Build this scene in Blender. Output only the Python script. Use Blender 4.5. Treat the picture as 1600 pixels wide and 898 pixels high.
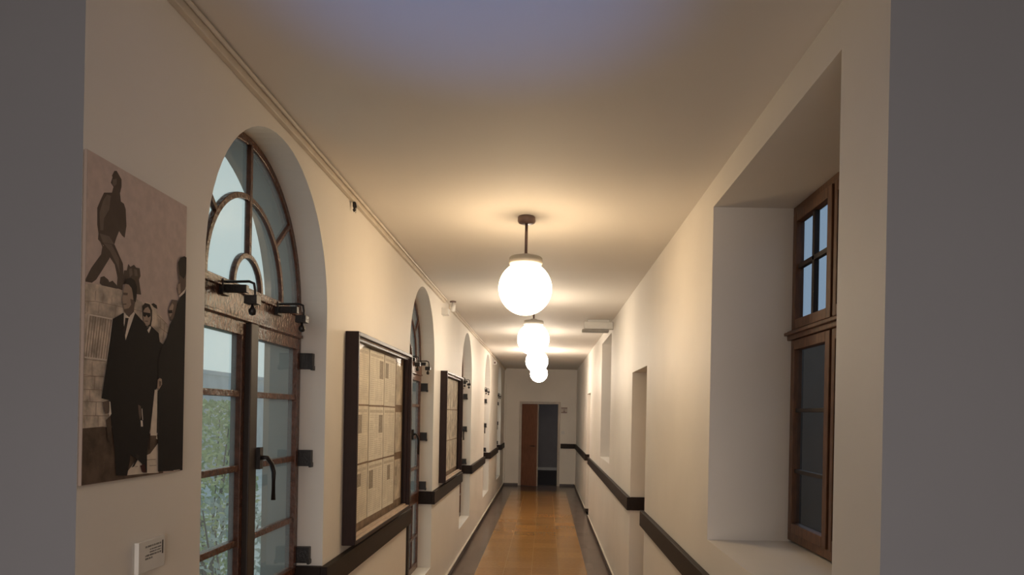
import bpy, bmesh, math, random
from mathutils import Vector, Matrix
random.seed(7)
S = bpy.context.scene
C = S.collection
for o in list(bpy.data.objects): bpy.data.objects.remove(o)

# ---------------------------------------------------------------- camera, world, lights, exposure
PXC, PYC, FPX, CAMZ, ROLL = 852.0, 647.0, 1100.0, 1.79, math.radians(1.1)
cam_d = bpy.data.cameras.new('camera'); cam = bpy.data.objects.new('camera', cam_d); C.objects.link(cam)
cam_d.sensor_width = 36.0; cam_d.lens = 36.0*FPX/1600
cam_d.shift_x = -(PXC-800)/1600; cam_d.shift_y = (PYC-449)/1600
cam_d.clip_start = 0.02; cam_d.clip_end = 200
cam.matrix_world = Matrix.Translation((0, 0, CAMZ)) @ Matrix.Rotation(math.radians(90), 4, 'X') @ Matrix.Rotation(ROLL, 4, 'Z')
S.camera = cam
S.view_settings.view_transform = 'Standard'; S.view_settings.look = 'None'
S.view_settings.gamma = 1.0; S.view_settings.use_curve_mapping = False
S.view_settings.exposure = 0.0

LAMP_COL = [(1.0, 0.745, 0.46), (1.0, 0.85, 0.66), (1.0, 0.86, 0.69), (1.0, 0.84, 0.68)]
LAMP_STR = [21.0, 26.0, 31.0, 60.0]
LAMP_Y = [4.02, 6.74, 9.55, 12.40]

w = bpy.data.worlds.new('world'); S.world = w; w.use_nodes = True
nt = w.node_tree; nt.nodes.clear()
tc = nt.nodes.new('ShaderNodeTexCoord'); sp = nt.nodes.new('ShaderNodeSeparateXYZ')
nt.links.new(tc.outputs['Generated'], sp.inputs[0])
mr = nt.nodes.new('ShaderNodeMapRange'); mr.inputs[1].default_value = -0.6; mr.inputs[2].default_value = 0.6
nt.links.new(sp.outputs['X'], mr.inputs[0])
mx = nt.nodes.new('ShaderNodeMix'); mx.data_type = 'RGBA'
mx.inputs[6].default_value = (0.47, 0.55, 0.54, 1); mx.inputs[7].default_value = (0.12, 0.19, 0.29, 1)
nt.links.new(mr.outputs[0], mx.inputs[0])
bg = nt.nodes.new('ShaderNodeBackground'); bg.inputs[1].default_value = 1.45
nt.links.new(mx.outputs[2], bg.inputs[0])
wo = nt.nodes.new('ShaderNodeOutputWorld'); nt.links.new(bg.outputs[0], wo.inputs[0])

# added unseen fill, standing in for daylight of the hall behind the photographer
def area(name, loc, target, sx, sy, col, power):
    d = bpy.data.lights.new(name, 'AREA'); d.shape = 'RECTANGLE'; d.size = sx; d.size_y = sy
    d.color = col; d.energy = power
    o = bpy.data.objects.new(name, d); C.objects.link(o); o.location = loc
    o.rotation_euler = (Vector(target)-Vector(loc)).to_track_quat('-Z', 'Y').to_euler()
    return o
area('hall_fill_light', (0.0, -2.9, 1.6), (0, 1.5, 0.55), 2.4, 1.6, (1.0, 0.87, 0.78), 44).data.spread = math.radians(120)
sd = bpy.data.lights.new('added_blue_spot', 'SPOT'); sd.energy = 48; sd.color = (0.10, 0.33, 1.0)  # added unseen spot that throws the blue patch on the ceiling
sd.spot_size = math.radians(40); sd.spot_blend = 1.0; sd.shadow_soft_size = 0.05
so = bpy.data.objects.new('added_blue_spot', sd); C.objects.link(so); so.location = (-0.25, 1.2, 1.0)
so.rotation_euler = (Vector((-0.22, 1.80, 2.92))-Vector(so.location)).to_track_quat('-Z', 'Y').to_euler()

# ---------------------------------------------------------------- materials
def mat(name, col, rough=0.6, noise=0.0, nscale=8.0, bump=0.0, bscale=60.0, metal=0.0, coat=0.0, col2=None, stretch=None, spec=0.5):
    m = bpy.data.materials.new(name); m.use_nodes = True
    n = m.node_tree; b = n.nodes['Principled BSDF']
    b.inputs['Base Color'].default_value = (*col, 1); b.inputs['Roughness'].default_value = rough
    b.inputs['Metallic'].default_value = metal; b.inputs['Coat Weight'].default_value = coat
    b.inputs['Specular IOR Level'].default_value = spec
    t = n.nodes.new('ShaderNodeTexCoord')
    src = t.outputs['Object']
    if stretch:
        mp = n.nodes.new('ShaderNodeMapping'); mp.inputs['Scale'].default_value = stretch
        n.links.new(src, mp.inputs[0]); src = mp.outputs[0]
    if noise > 0 or col2:
        nz = n.nodes.new('ShaderNodeTexNoise'); nz.inputs['Scale'].default_value = nscale; nz.inputs['Detail'].default_value = 5
        n.links.new(src, nz.inputs[0])
        r = n.nodes.new('ShaderNodeValToRGB'); r.color_ramp.elements[0].position = 0.35; r.color_ramp.elements[1].position = 0.65
        c2 = col2 if col2 else tuple(c*(1-noise) for c in col)
        r.color_ramp.elements[0].color = (*c2, 1); r.color_ramp.elements[1].color = (*col, 1)
        n.links.new(nz.outputs[0], r.inputs[0]); n.links.new(r.outputs[0], b.inputs['Base Color'])
    if bump > 0:
        nb = n.nodes.new('ShaderNodeTexNoise'); nb.inputs['Scale'].default_value = bscale; nb.inputs['Detail'].default_value = 4
        n.links.new(src, nb.inputs[0])
        bp = n.nodes.new('ShaderNodeBump'); bp.inputs['Strength'].default_value = bump; bp.inputs['Distance'].default_value = 0.01
        n.links.new(nb.outputs[0], bp.inputs['Height']); n.links.new(bp.outputs[0], b.inputs['Normal'])
    return m

M = {}
M['plaster'] = mat('wall_plaster', (0.80, 0.75, 0.68), 0.6, 0.05, 1.8, 0.12, 6.0)
M['ceiling'] = mat('ceiling_paint', (0.75, 0.705, 0.645), 0.75, 0.03, 1.2, 0.08, 4.0)
M['hall'] = mat('hall_plaster_dim', (0.245, 0.25, 0.275), 0.75, 0.05, 1.5, 0.08, 8.0)  # dimmer, cooler light on these walls put into the base colour
M['brown'] = mat('brown_gloss_paint', (0.13, 0.050, 0.028), 0.26, 0.35, 30, 0.4, 70.0)
M['railwood'] = mat('dark_rail_wood', (0.022, 0.013, 0.010), 0.5, 0.25, 12, 0.05, 60, stretch=(8, 1, 8), spec=0.2)
M['boardwood'] = mat('dark_frame_wood', (0.026, 0.010, 0.008), 0.42, 0.3, 10, 0.05, 60, stretch=(6, 1, 1), spec=0.25)
M['ledge'] = mat('pale_ledge_wood', (0.60, 0.47, 0.37), 0.5, 0.2, 10, 0.05, 60, stretch=(6, 1, 6))  # paler than the rest of the case
M['iron'] = mat('black_iron', (0.018, 0.014, 0.013), 0.4, 0.3, 40, 0.2, 120)
M['teak'] = mat('right_window_wood', (0.17, 0.075, 0.035), 0.42, 0.4, 14, 0.1, 50, stretch=(5, 5, 1))
M['darkgap'] = mat('window_bar_wood', (0.035, 0.022, 0.017), 0.5, 0.2, 20)
M['doorwood'] = mat('veneer_door', (0.22, 0.095, 0.058), 0.4, 0.25, 5, stretch=(8, 8, 1))
M['doorpale'] = mat('painted_door', (0.48, 0.36, 0.25), 0.5, 0.08, 4)
M['framepale'] = mat('pale_door_frame', (0.50, 0.44, 0.38), 0.45, 0.1, 10)
M['skirt'] = mat('skirting_tile', (0.05, 0.03, 0.022), 0.3, 0.3, 8)
M['caulkline'] = mat('caulk_highlight', (0.72, 0.66, 0.56), 0.5, 0.1, 20)
M['white'] = mat('white_plastic', (0.72, 0.70, 0.66), 0.4, 0.05, 20)
M['lampcap'] = mat('lamp_cap_enamel', (0.30, 0.28, 0.25), 0.4, 0.08, 20)
M['lamprod'] = mat('lamp_rod_metal', (0.17, 0.11, 0.095), 0.4, 0.1, 20, metal=0.3)
M['trunk'] = mat('cable_trunking', (0.66, 0.58, 0.48), 0.5, 0.1, 10)
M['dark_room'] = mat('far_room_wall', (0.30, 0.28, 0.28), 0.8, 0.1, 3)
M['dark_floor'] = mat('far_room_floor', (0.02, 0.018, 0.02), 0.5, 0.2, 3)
M['stone'] = mat('outside_stone', (0.84, 0.85, 0.80), 0.9, 0.15, 3, 0.3, 20)
M['ground'] = mat('outside_ground', (0.78, 0.82, 0.80), 0.95, 0.3, 3)
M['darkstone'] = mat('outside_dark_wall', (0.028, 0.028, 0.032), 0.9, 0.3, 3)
M['leaf'] = mat('bush_leaf', (0.66, 0.72, 0.34), 0.6, 0.4, 6, col2=(0.36, 0.46, 0.20))
M['leaf2'] = mat('shrub_leaf_grey', (0.55, 0.62, 0.58), 0.6, 0.4, 6, col2=(0.3, 0.38, 0.34))
M['bark'] = mat('bush_bark', (0.12, 0.08, 0.05), 0.8, 0.2, 9)
M['cork'] = mat('case_backing', (0.30, 0.20, 0.13), 0.8, 0.35, 18)
M['ink'] = mat('faded_ink', (0.44, 0.37, 0.29), 0.7, 0.4, 90)
M['ink_light'] = mat('pale_ink', (0.72, 0.64, 0.53), 0.7, 0.3, 120)
M['black'] = mat('black_print', (0.03, 0.025, 0.02), 0.6)

def floor_mat(name, c1, c2, joint, tx, ty, ox, rough):
    m = mat(name, c1, rough, 0, 8, 0.0)
    n = m.node_tree; b = n.nodes['Principled BSDF']; t = n.nodes.new('ShaderNodeTexCoord')
    mp = n.nodes.new('ShaderNodeMapping'); mp.inputs['Location'].default_value = (ox, 0, 0)
    n.links.new(t.outputs['Object'], mp.inputs[0])
    br = n.nodes.new('ShaderNodeTexBrick'); br.offset = 0; br.inputs['Scale'].default_value = 1
    br.inputs['Brick Width'].default_value = tx; br.inputs['Row Height'].default_value = ty
    br.inputs['Mortar Size'].default_value = 0.0025; br.inputs['Mortar Smooth'].default_value = 0.3
    br.inputs['Color1'].default_value = (*c1, 1); br.inputs['Color2'].default_value = (*c2, 1); br.inputs['Mortar'].default_value = (*joint, 1)
    n.links.new(mp.outputs[0], br.inputs[0])
    nz = n.nodes.new('ShaderNodeTexNoise'); nz.inputs['Scale'].default_value = 25; nz.inputs['Detail'].default_value = 6
    n.links.new(t.outputs['Object'], nz.inputs[0])
    mul = n.nodes.new('ShaderNodeMix'); mul.data_type = 'RGBA'; mul.blend_type = 'MULTIPLY'; mul.inputs[0].default_value = 0.35
    n.links.new(br.outputs[0], mul.inputs[6]); n.links.new(nz.outputs[0], mul.inputs[7])
    n.links.new(mul.outputs[2], b.inputs['Base Color'])
    # every tile lies a touch differently, so reflections break from tile to tile
    wn = n.nodes.new('ShaderNodeTexWhiteNoise'); wn.noise_dimensions = '2D'
    sn = n.nodes.new('ShaderNodeVectorMath'); sn.operation = 'SNAP'; sn.inputs[1].default_value = (tx, ty, 10)
    n.links.new(mp.outputs[0], sn.inputs[0]); n.links.new(sn.outputs[0], wn.inputs[0])
    sub = n.nodes.new('ShaderNodeVectorMath'); sub.operation = 'SUBTRACT'; sub.inputs[1].default_value = (0.5, 0.5, 0.5)
    n.links.new(wn.outputs['Color'], sub.inputs[0])
    sc = n.nodes.new('ShaderNodeVectorMath'); sc.operation = 'SCALE'; sc.inputs[3].default_value = 0.03
    n.links.new(sub.outputs[0], sc.inputs[0])
    geo = n.nodes.new('ShaderNodeNewGeometry'); ad = n.nodes.new('ShaderNodeVectorMath'); ad.operation = 'ADD'
    n.links.new(geo.outputs['Normal'], ad.inputs[0]); n.links.new(sc.outputs[0], ad.inputs[1])
    nm = n.nodes.new('ShaderNodeVectorMath'); nm.operation = 'NORMALIZE'; n.links.new(ad.outputs[0], nm.inputs[0])
    n.links.new(nm.outputs[0], b.inputs['Normal'])
    return m
M['tile'] = floor_mat('ochre_floor_tile', (0.50, 0.26, 0.08), (0.44, 0.225, 0.068), (0.60, 0.36, 0.14), 0.315, 0.315, 0.753, 0.16)
M['tiledark'] = floor_mat('dark_border_tile', (0.14, 0.095, 0.075), (0.12, 0.08, 0.065), (0.06, 0.04, 0.03), 0.3, 0.315, 0.0, 0.22)

def glass(name, haze, col, hcol, hz_t=0.0, gcol=1.0, fk=1.0, bstr=0.08):
    m = bpy.data.materials.new(name); m.use_nodes = True; n = m.node_tree; n.nodes.clear()
    out = n.nodes.new('ShaderNodeOutputMaterial'); tr = n.nodes.new('ShaderNodeBsdfTransparent'); tr.inputs[0].default_value = (*col, 1)
    gl = n.nodes.new('ShaderNodeBsdfGlossy'); gl.inputs['Roughness'].default_value = 0.03; gl.inputs[0].default_value = (gcol, gcol, gcol, 1)
    lw = n.nodes.new('ShaderNodeLayerWeight'); lw.inputs[0].default_value = 0.5
    pw = n.nodes.new('ShaderNodeMath'); pw.operation = 'POWER'; pw.inputs[1].default_value = 5.0; n.links.new(lw.outputs['Facing'], pw.inputs[0])
    fr = n.nodes.new('ShaderNodeMath'); fr.operation = 'MULTIPLY_ADD'; fr.inputs[1].default_value = 0.8*fk; fr.inputs[2].default_value = 0.035*fk; n.links.new(pw.outputs[0], fr.inputs[0])
    nz = n.nodes.new('ShaderNodeTexNoise'); nz.inputs['Scale'].default_value = 7
    tcn = n.nodes.new('ShaderNodeTexCoord'); n.links.new(tcn.outputs['Object'], nz.inputs[0])
    bp = n.nodes.new('ShaderNodeBump'); bp.inputs['Strength'].default_value = bstr; n.links.new(nz.outputs[0], bp.inputs['Height'])
    n.links.new(bp.outputs[0], gl.inputs['Normal'])
    m1 = n.nodes.new('ShaderNodeMixShader'); n.links.new(fr.outputs[0], m1.inputs[0])
    base = tr
    if haze > 0:
        tl = n.nodes.new('ShaderNodeBsdfTranslucent'); tl.inputs[0].default_value = (*hcol, 1)
        df = n.nodes.new('ShaderNodeBsdfDiffuse'); df.inputs[0].default_value = (*hcol, 1)
        md = n.nodes.new('ShaderNodeMixShader'); md.inputs[0].default_value = hz_t
        n.links.new(tl.outputs[0], md.inputs[1]); n.links.new(df.outputs[0], md.inputs[2])
        m0 = n.nodes.new('ShaderNodeMixShader'); m0.inputs[0].default_value = haze
        n.links.new(tr.outputs[0], m0.inputs[1]); n.links.new(md.outputs[0], m0.inputs[2]); base = m0
    n.links.new(base.outputs[0], m1.inputs[1]); n.links.new(gl.outputs[0], m1.inputs[2])
    n.links.new(m1.outputs[0], out.inputs[0])
    return m
M['glass'] = glass('dusty_window_glass', 0.24, (0.92, 0.96, 0.94), (0.80, 0.84, 0.81), 0.12)
M['glass_dark'] = glass('dark_window_glass', 0.02, (0.75, 0.80, 0.85), (0.5, 0.55, 0.6), 0.5)
M['glass_case'] = glass('case_glass', 0.0, (0.97, 0.97, 0.96), (1, 1, 1), 0, 0.30, 0.35, 0.0)

def emat(name, col, s):
    m = bpy.data.materials.new(name); m.use_nodes = True; n = m.node_tree; b = n.nodes['Principled BSDF']
    b.inputs['Base Color'].default_value = (0.9, 0.88, 0.84, 1); b.inputs['Roughness'].default_value = 0.2
    b.inputs['Emission Color'].default_value = (*col, 1); b.inputs['Emission Strength'].default_value = s
    return m

# ---------------------------------------------------------------- mesh helpers
class MB:
    def __init__(s): s.bm = bmesh.new(); s.mats = []
    def mi(s, key):
        if key is None: return 0
        if key not in s.mats: s.mats.append(key)
        return s.mats.index(key)
    def face(s, pts, m=None):
        f = s.bm.faces.new([s.bm.verts.new(p) for p in pts]); f.material_index = s.mi(m); return f
    def box(s, a, b, m=None):
        x0, x1 = sorted((a[0], b[0])); y0, y1 = sorted((a[1], b[1])); z0, z1 = sorted((a[2], b[2]))
        v = [s.bm.verts.new((x, y, z)) for x in (x0, x1) for y in (y0, y1) for z in (z0, z1)]
        k = s.mi(m)
        for q in ((0, 1, 3, 2), (4, 6, 7, 5), (0, 4, 5, 1), (2, 3, 7, 6), (0, 2, 6, 4), (1, 5, 7, 3)):
            s.bm.faces.new([v[i] for i in q]).material_index = k
    def ribbon(s, path, width, x0, x1, m=None, closed=False):
        """strip of given width along a (y,z) path, solid between x0 and x1"""
        n = len(path); k = s.mi(m); rows = []
        for i, (y, z) in enumerate(path):
            a = path[max(i-1, 0)]; b = path[min(i+1, n-1)]
            t = Vector((b[0]-a[0], b[1]-a[1])).normalized(); nn = Vector((-t.y, t.x))*width/2
            rows.append([s.bm.verts.new(p) for p in ((x0, y+nn.x, z+nn.y), (x1, y+nn.x, z+nn.y), (x1, y-nn.x, z-nn.y), (x0, y-nn.x, z-nn.y))])
        for r0, r1 in zip(rows, rows[1:]):
            for j in range(4):
                s.bm.faces.new((r0[j], r0[(j+1) % 4], r1[(j+1) % 4], r1[j])).material_index = k
        s.bm.faces.new(rows[0]).material_index = k; s.bm.faces.new(rows[-1][::-1]).material_index = k
    def tube(s, pts, r, seg=10, m=None):
        k = s.mi(m); rings = []; pts = [Vector(p) for p in pts]
        for i, p in enumerate(pts):
            t = (pts[min(i+1, len(pts)-1)]-pts[max(i-1, 0)]).normalized()
            u = t.cross(Vector((0, 0, 1)));
            if u.length < 0.1: u = t.cross(Vector((1, 0, 0)))
            u.normalize(); v = t.cross(u); rr = r[i] if isinstance(r, (list, tuple)) else r
            rings.append([s.bm.verts.new(p+(u*math.cos(q)+v*math.sin(q))*rr) for q in [2*math.pi*j/seg for j in range(seg)]])
        for a, b in zip(rings, rings[1:]):
            for j in range(seg):
                f = s.bm.faces.new((a[j], a[(j+1) % seg], b[(j+1) % seg], b[j])); f.material_index = k; f.smooth = True
        s.bm.faces.new(rings[0][::-1]).material_index = k; s.bm.faces.new(rings[-1]).material_index = k
    def lathe(s, prof, seg=48, m=None, c=(0, 0, 0)):
        k = s.mi(m); rings = []
        for r, z in prof:
            rings.append([s.bm.verts.new((c[0]+max(r, 1e-5)*math.cos(2*math.pi*j/seg), c[1]+max(r, 1e-5)*math.sin(2*math.pi*j/seg), c[2]+z)) for j in range(seg)])
        for a, b in zip(rings, rings[1:]):
            for j in range(seg):
                f = s.bm.faces.new((a[j], a[(j+1) % seg], b[(j+1) % seg], b[j])); f.material_index = k; f.smooth = True
        s.bm.faces.new(rings[0][::-1]).material_index = k; s.bm.faces.new(rings[-1]).material_index = k
    def build(s, name, m=None, parent=None, bevel=0, normals=True):
        if normals: bmesh.ops.recalc_face_normals(s.bm, faces=s.bm.faces)
        me = bpy.data.meshes.new(name); s.bm.to_mesh(me); s.bm.free()
        keys = s.mats if s.mats else [m]
        for k in keys: me.materials.append(M[k] if isinstance(k, str) else k)
        o = bpy.data.objects.new(name, me); C.objects.link(o)
        if parent: o.parent = parent
        if bevel:
            b = o.modifiers.new('bevel', 'BEVEL'); b.width = bevel; b.segments = 2; b.limit_method = 'ANGLE'
        return o
def tag(o, label=None, cat=None, group=None, kind=None):
    if label: o['label'] = label
    if cat: o['category'] = cat
    if group: o['group'] = group
    if kind: o['kind'] = kind
    return o
def empty(name, loc=(0, 0, 0), rz=0):
    o = bpy.data.objects.new(name, None); C.objects.link(o); o.location = loc; o.rotation_euler = (0, 0, rz)
    o.empty_display_size = 0.1
    return o
def copy_tree(o, parent=None):
    c = o.copy(); C.objects.link(c)
    if parent: c.parent = parent
    for ch in [k for k in bpy.data.objects if k.parent == o]: copy_tree(ch, c)
    return c
def arc(cy, cz, r, a0, a1, n=24):
    return [(cy+r*math.cos(math.radians(a0+(a1-a0)*i/n)), cz+r*math.sin(math.radians(a0+(a1-a0)*i/n))) for i in range(n+1)]

# ---------------------------------------------------------------- the shell
XL, XR, YF, YE, H = -1.03, 0.777, 1.552, 17.6, 2.915
YFR = 1.62
ARCH_R, SPRING, SILL, WALL_T = 0.59, 2.24, 0.36, 0.29
ARCH_Y = [2.705, 5.89, 9.195, 12.45, 15.72]
M['reveal'] = mat('outer_reveal_shaded', (0.20, 0.17, 0.14), 0.8, 0.15, 4)  # shade of the outer reveal put into a darker colour
def wall_openings(name, X, xo, y0, y1, openings, material, h=H, outer='stone', split=0.13):
    """long wall in the plane x=X, outer skin at xo; openings: (ya, yb, z0, ztop, arched)"""
    b = MB(); y = y0
    for x, mm in ((X, material), (xo, outer)):
        y = y0
        for ya, yb, z0, zt, ar in openings:
            b.face([(x, y, 0), (x, ya, 0), (x, ya, h), (x, y, h)], mm)
            if z0 > 0: b.face([(x, ya, 0), (x, yb, 0), (x, yb, z0), (x, ya, z0)], mm)
            if ar:
                r = (yb-ya)/2; pts = arc((ya+yb)/2, zt-r, r, 180, 0, 32)
                for p, q in zip(pts, pts[1:]): b.face([(x, p[0], p[1]), (x, q[0], q[1]), (x, q[0], h), (x, p[0], h)], mm)
            else: b.face([(x, ya, zt), (x, yb, zt), (x, yb, h), (x, ya, h)], mm)
            y = yb
        b.face([(x, y, 0), (x, y1, 0), (x, y1, h), (x, y, h)], mm)
    for ya, yb, z0, zt, ar in openings:
        if ar:
            r = (yb-ya)/2; pts = [(ya, z0)]+arc((ya+yb)/2, zt-r, r, 180, 0, 32)+[(yb, z0)]
        else: pts = [(ya, z0), (ya, zt), (yb, zt), (yb, z0)]
        for i, (p, q) in enumerate(zip(pts, pts[1:])):
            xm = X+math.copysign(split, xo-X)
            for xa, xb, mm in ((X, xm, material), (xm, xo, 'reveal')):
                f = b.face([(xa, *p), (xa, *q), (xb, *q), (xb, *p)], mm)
                if ar and 0 < i < len(pts)-2: f.smooth = True
        b.face([(X, *pts[0]), (X, *pts[-1]), (xo, *pts[-1]), (xo, *pts[0])], material)
    for yy, mm in ((y0, 'hall'), (y1, material)): b.face([(X, yy, 0), (xo, yy, 0), (xo, yy, h), (X, yy, h)], mm)
    b.face([(X, y0, h), (X, y1, h), (xo, y1, h), (xo, y0, h)], material)
    o = b.build(name, normals=False); tag(o, kind='structure'); return o
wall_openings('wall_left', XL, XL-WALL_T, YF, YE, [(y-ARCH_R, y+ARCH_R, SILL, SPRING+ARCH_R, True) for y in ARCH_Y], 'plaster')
RT = 0.42
W1 = (1.89, 3.33); W2 = (8.42, 9.84); D1 = (5.42, 6.33); D2 = (12.17, 13.08)
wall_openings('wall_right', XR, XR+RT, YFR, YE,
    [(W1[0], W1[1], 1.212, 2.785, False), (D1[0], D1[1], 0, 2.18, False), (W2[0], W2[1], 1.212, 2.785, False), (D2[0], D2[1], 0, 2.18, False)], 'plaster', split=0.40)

b = MB()   # floor of the corridor and the hall
BL, BR, BE = XL+0.277, XR-0.27, 16.35
b.face([(BL, YF, 0), (BR, YF, 0), (BR, BE, 0), (BL, BE, 0)], 'tile')
b.face([(XL, YF, 0), (BL, YF, 0), (BL, BE, 0), (XL, BE, 0)], 'tiledark')
b.face([(BR, YF, 0), (XR+RT, YF, 0), (XR+RT, BE, 0), (BR, BE, 0)], 'tiledark')
b.face([(XL, BE, 0), (XR+RT, BE, 0), (XR+RT, YE, 0), (XL, YE, 0)], 'tiledark')
b.face([(-3.2, -3.2, 0), (3.2, -3.2, 0), (3.2, YF, 0), (-3.2, YF, 0)], 'tiledark')
b.face([(XR+RT, YF, 0), (3.2, YF, 0), (3.2, YFR, 0), (XR+RT, YFR, 0)], 'tiledark')
b.box((XL-WALL_T, YF, -0.15), (XR+RT, YE+0.2, -0.01), 'tiledark')
tag(b.build('floor', normals=False), kind='structure')
b = MB()
b.box((XL-WALL_T, YF, H), (XR+RT, YE+0.2, H+0.15), 'ceiling'); b.box((-3.2, -3.2, H), (3.2, YF, H+0.15), 'ceiling'); b.box((XR+RT, YF, H), (3.2, YFR+0.2, H+0.15), 'ceiling')
tag(b.build('ceiling'), kind='structure')
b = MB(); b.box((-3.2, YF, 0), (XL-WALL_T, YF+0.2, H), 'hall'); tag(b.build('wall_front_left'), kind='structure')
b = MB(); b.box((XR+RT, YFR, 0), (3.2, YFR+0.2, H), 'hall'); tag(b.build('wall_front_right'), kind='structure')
b = MB(); b.box((-3.35, -3.2, 0), (-3.2, YF+0.1, H), 'hall'); tag(b.build('wall_hall_left'), kind='structure')
b = MB(); b.box((3.2, -3.2, 0), (3.35, YFR+0.1, H), 'hall'); tag(b.build('wall_hall_right'), kind='structure')
b = MB(); b.box((-3.35, -3.35, 0), (3.35, -3.2, H), 'hall'); tag(b.build('wall_back'), kind='structure')
# end wall with the double door
DX0, DX1, DZ = -0.615, 0.345, 2.07
b = MB()
b.box((XL-WALL_T, YE, 0), (DX0, YE+0.18, H), 'plaster'); b.box((DX1, YE, 0), (XR+RT, YE+0.18, H), 'plaster'); b.box((DX0, YE, DZ), (DX1, YE+0.18, H), 'plaster')
tag(b.build('wall_end'), kind='structure')
b = MB()
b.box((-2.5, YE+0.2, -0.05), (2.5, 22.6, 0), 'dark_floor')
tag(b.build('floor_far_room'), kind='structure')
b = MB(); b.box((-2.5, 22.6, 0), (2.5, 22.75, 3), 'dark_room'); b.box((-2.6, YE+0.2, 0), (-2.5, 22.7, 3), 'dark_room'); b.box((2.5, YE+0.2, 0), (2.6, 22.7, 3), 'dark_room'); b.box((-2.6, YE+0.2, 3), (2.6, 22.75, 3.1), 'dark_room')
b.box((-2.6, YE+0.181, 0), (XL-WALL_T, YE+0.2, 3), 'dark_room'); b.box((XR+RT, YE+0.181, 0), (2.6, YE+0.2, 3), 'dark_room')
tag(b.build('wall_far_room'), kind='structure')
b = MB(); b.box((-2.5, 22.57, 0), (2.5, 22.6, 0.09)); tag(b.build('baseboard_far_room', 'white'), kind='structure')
area('far_room_light', (1.6, 20, 2.8), (0, 21, 0), 0.8, 0.8, (1.0, 0.93, 0.92), 8.0)

# skirting
def skirt(name, segs):
    b = MB()
    for (x0, y0), (x1, y1) in segs:   # boxes given by footprint
        b.box((x0, y0, 0.0), (x1, y1, 0.055), 'skirt'); b.box((x0, y0, 0.055), (x1, y1, 0.068), 'caulkline')  # pale strip paints the highlight along the caulk line
    return tag(b.build(name, bevel=0.003), kind='structure')
skirt('baseboard_left', [((XL, YF+0.01), (XL+0.022, YE))])
skirt('baseboard_right', [((XR-0.018, YFR+0.01), (XR, D1[0])), ((XR-0.018, D1[1]), (XR, D2[0])), ((XR-0.018, D2[1]), (XR, YE)), ((XR, D1[1]-0.018), (XR+0.36, D1[1])), ((XR, D2[1]-0.018), (XR+0.36, D2[1]))])
skirt('baseboard_end', [((XL+0.022, YE-0.018), (DX0-0.04, YE)), ((DX1+0.04, YE-0.018), (XR-0.018, YE))])

# dado rails, one thing per run of rail between the openings
RZ0, RZ1, RP = 0.945, 1.062, 0.032
n_trim = [0]
def rail(boxes):
    n_trim[0] += 1
    b = MB()
    for a, c in boxes: b.box((a[0], a[1], RZ0), (c[0], c[1], RZ1), 'railwood')
    return tag(b.build('trim_%d' % n_trim[0], bevel=0.003), kind='structure')
jam = [y-ARCH_R for y in ARCH_Y]; jbm = [y+ARCH_R for y in ARCH_Y]
WX = XL-0.118
for i in range(4):
    rail([((XL, jbm[i]-RP), (XL+RP, jam[i+1]+RP)), ((WX, jbm[i]-RP), (XL, jbm[i])), ((WX, jam[i+1]), (XL, jam[i+1]+RP))])
rail([((XL, YF+0.02), (XL+RP, jam[0]+RP)), ((WX, jam[0]), (XL, jam[0]+RP))])
rail([((XL, jbm[4]-RP), (XL+RP, YE)), ((WX, jbm[4]-RP), (XL, jbm[4]))])
rail([((XR-RP, YFR+0.02), (XR, D1[0]+RP))])
rail([((XR-RP, D1[1]-RP), (XR, D2[0]+RP)), ((XR, D1[1]-RP), (XR+0.36, D1[1]))])
rail([((XR-RP, D2[1]-RP), (XR, YE)), ((XR, D2[1]-RP), (XR+0.36, D2[1]))])
rail([((DX1+0.05, YE-RP), (XR-RP, YE))])
# trunking along the top of the left wall
b = MB()
for y0, y1 in ((YF+0.02, 6.98), (7.36, YE)):
    b.box((XL, y0, H-0.042), (XL+0.022, y1, H-0.004), 'trunk'); b.tube([(XL+0.03, y0, H-0.012), (XL+0.03, y1, H-0.012)], 0.008, 8, 'trunk')
n_trim[0] += 1; tag(b.build('trim_%d' % n_trim[0], bevel=0.003), kind='structure')
# slim boxed pipes in the far corners
for x0, x1 in ((XL, XL+0.045), (XR-0.022, XR)):
    b = MB(); b.box((x0, YE-0.07, 0.07), (x1, YE, 2.55), 'plaster'); n_trim[0] += 1
    tag(b.build('trim_%d' % n_trim[0], bevel=0.004), kind='structure')

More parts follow.
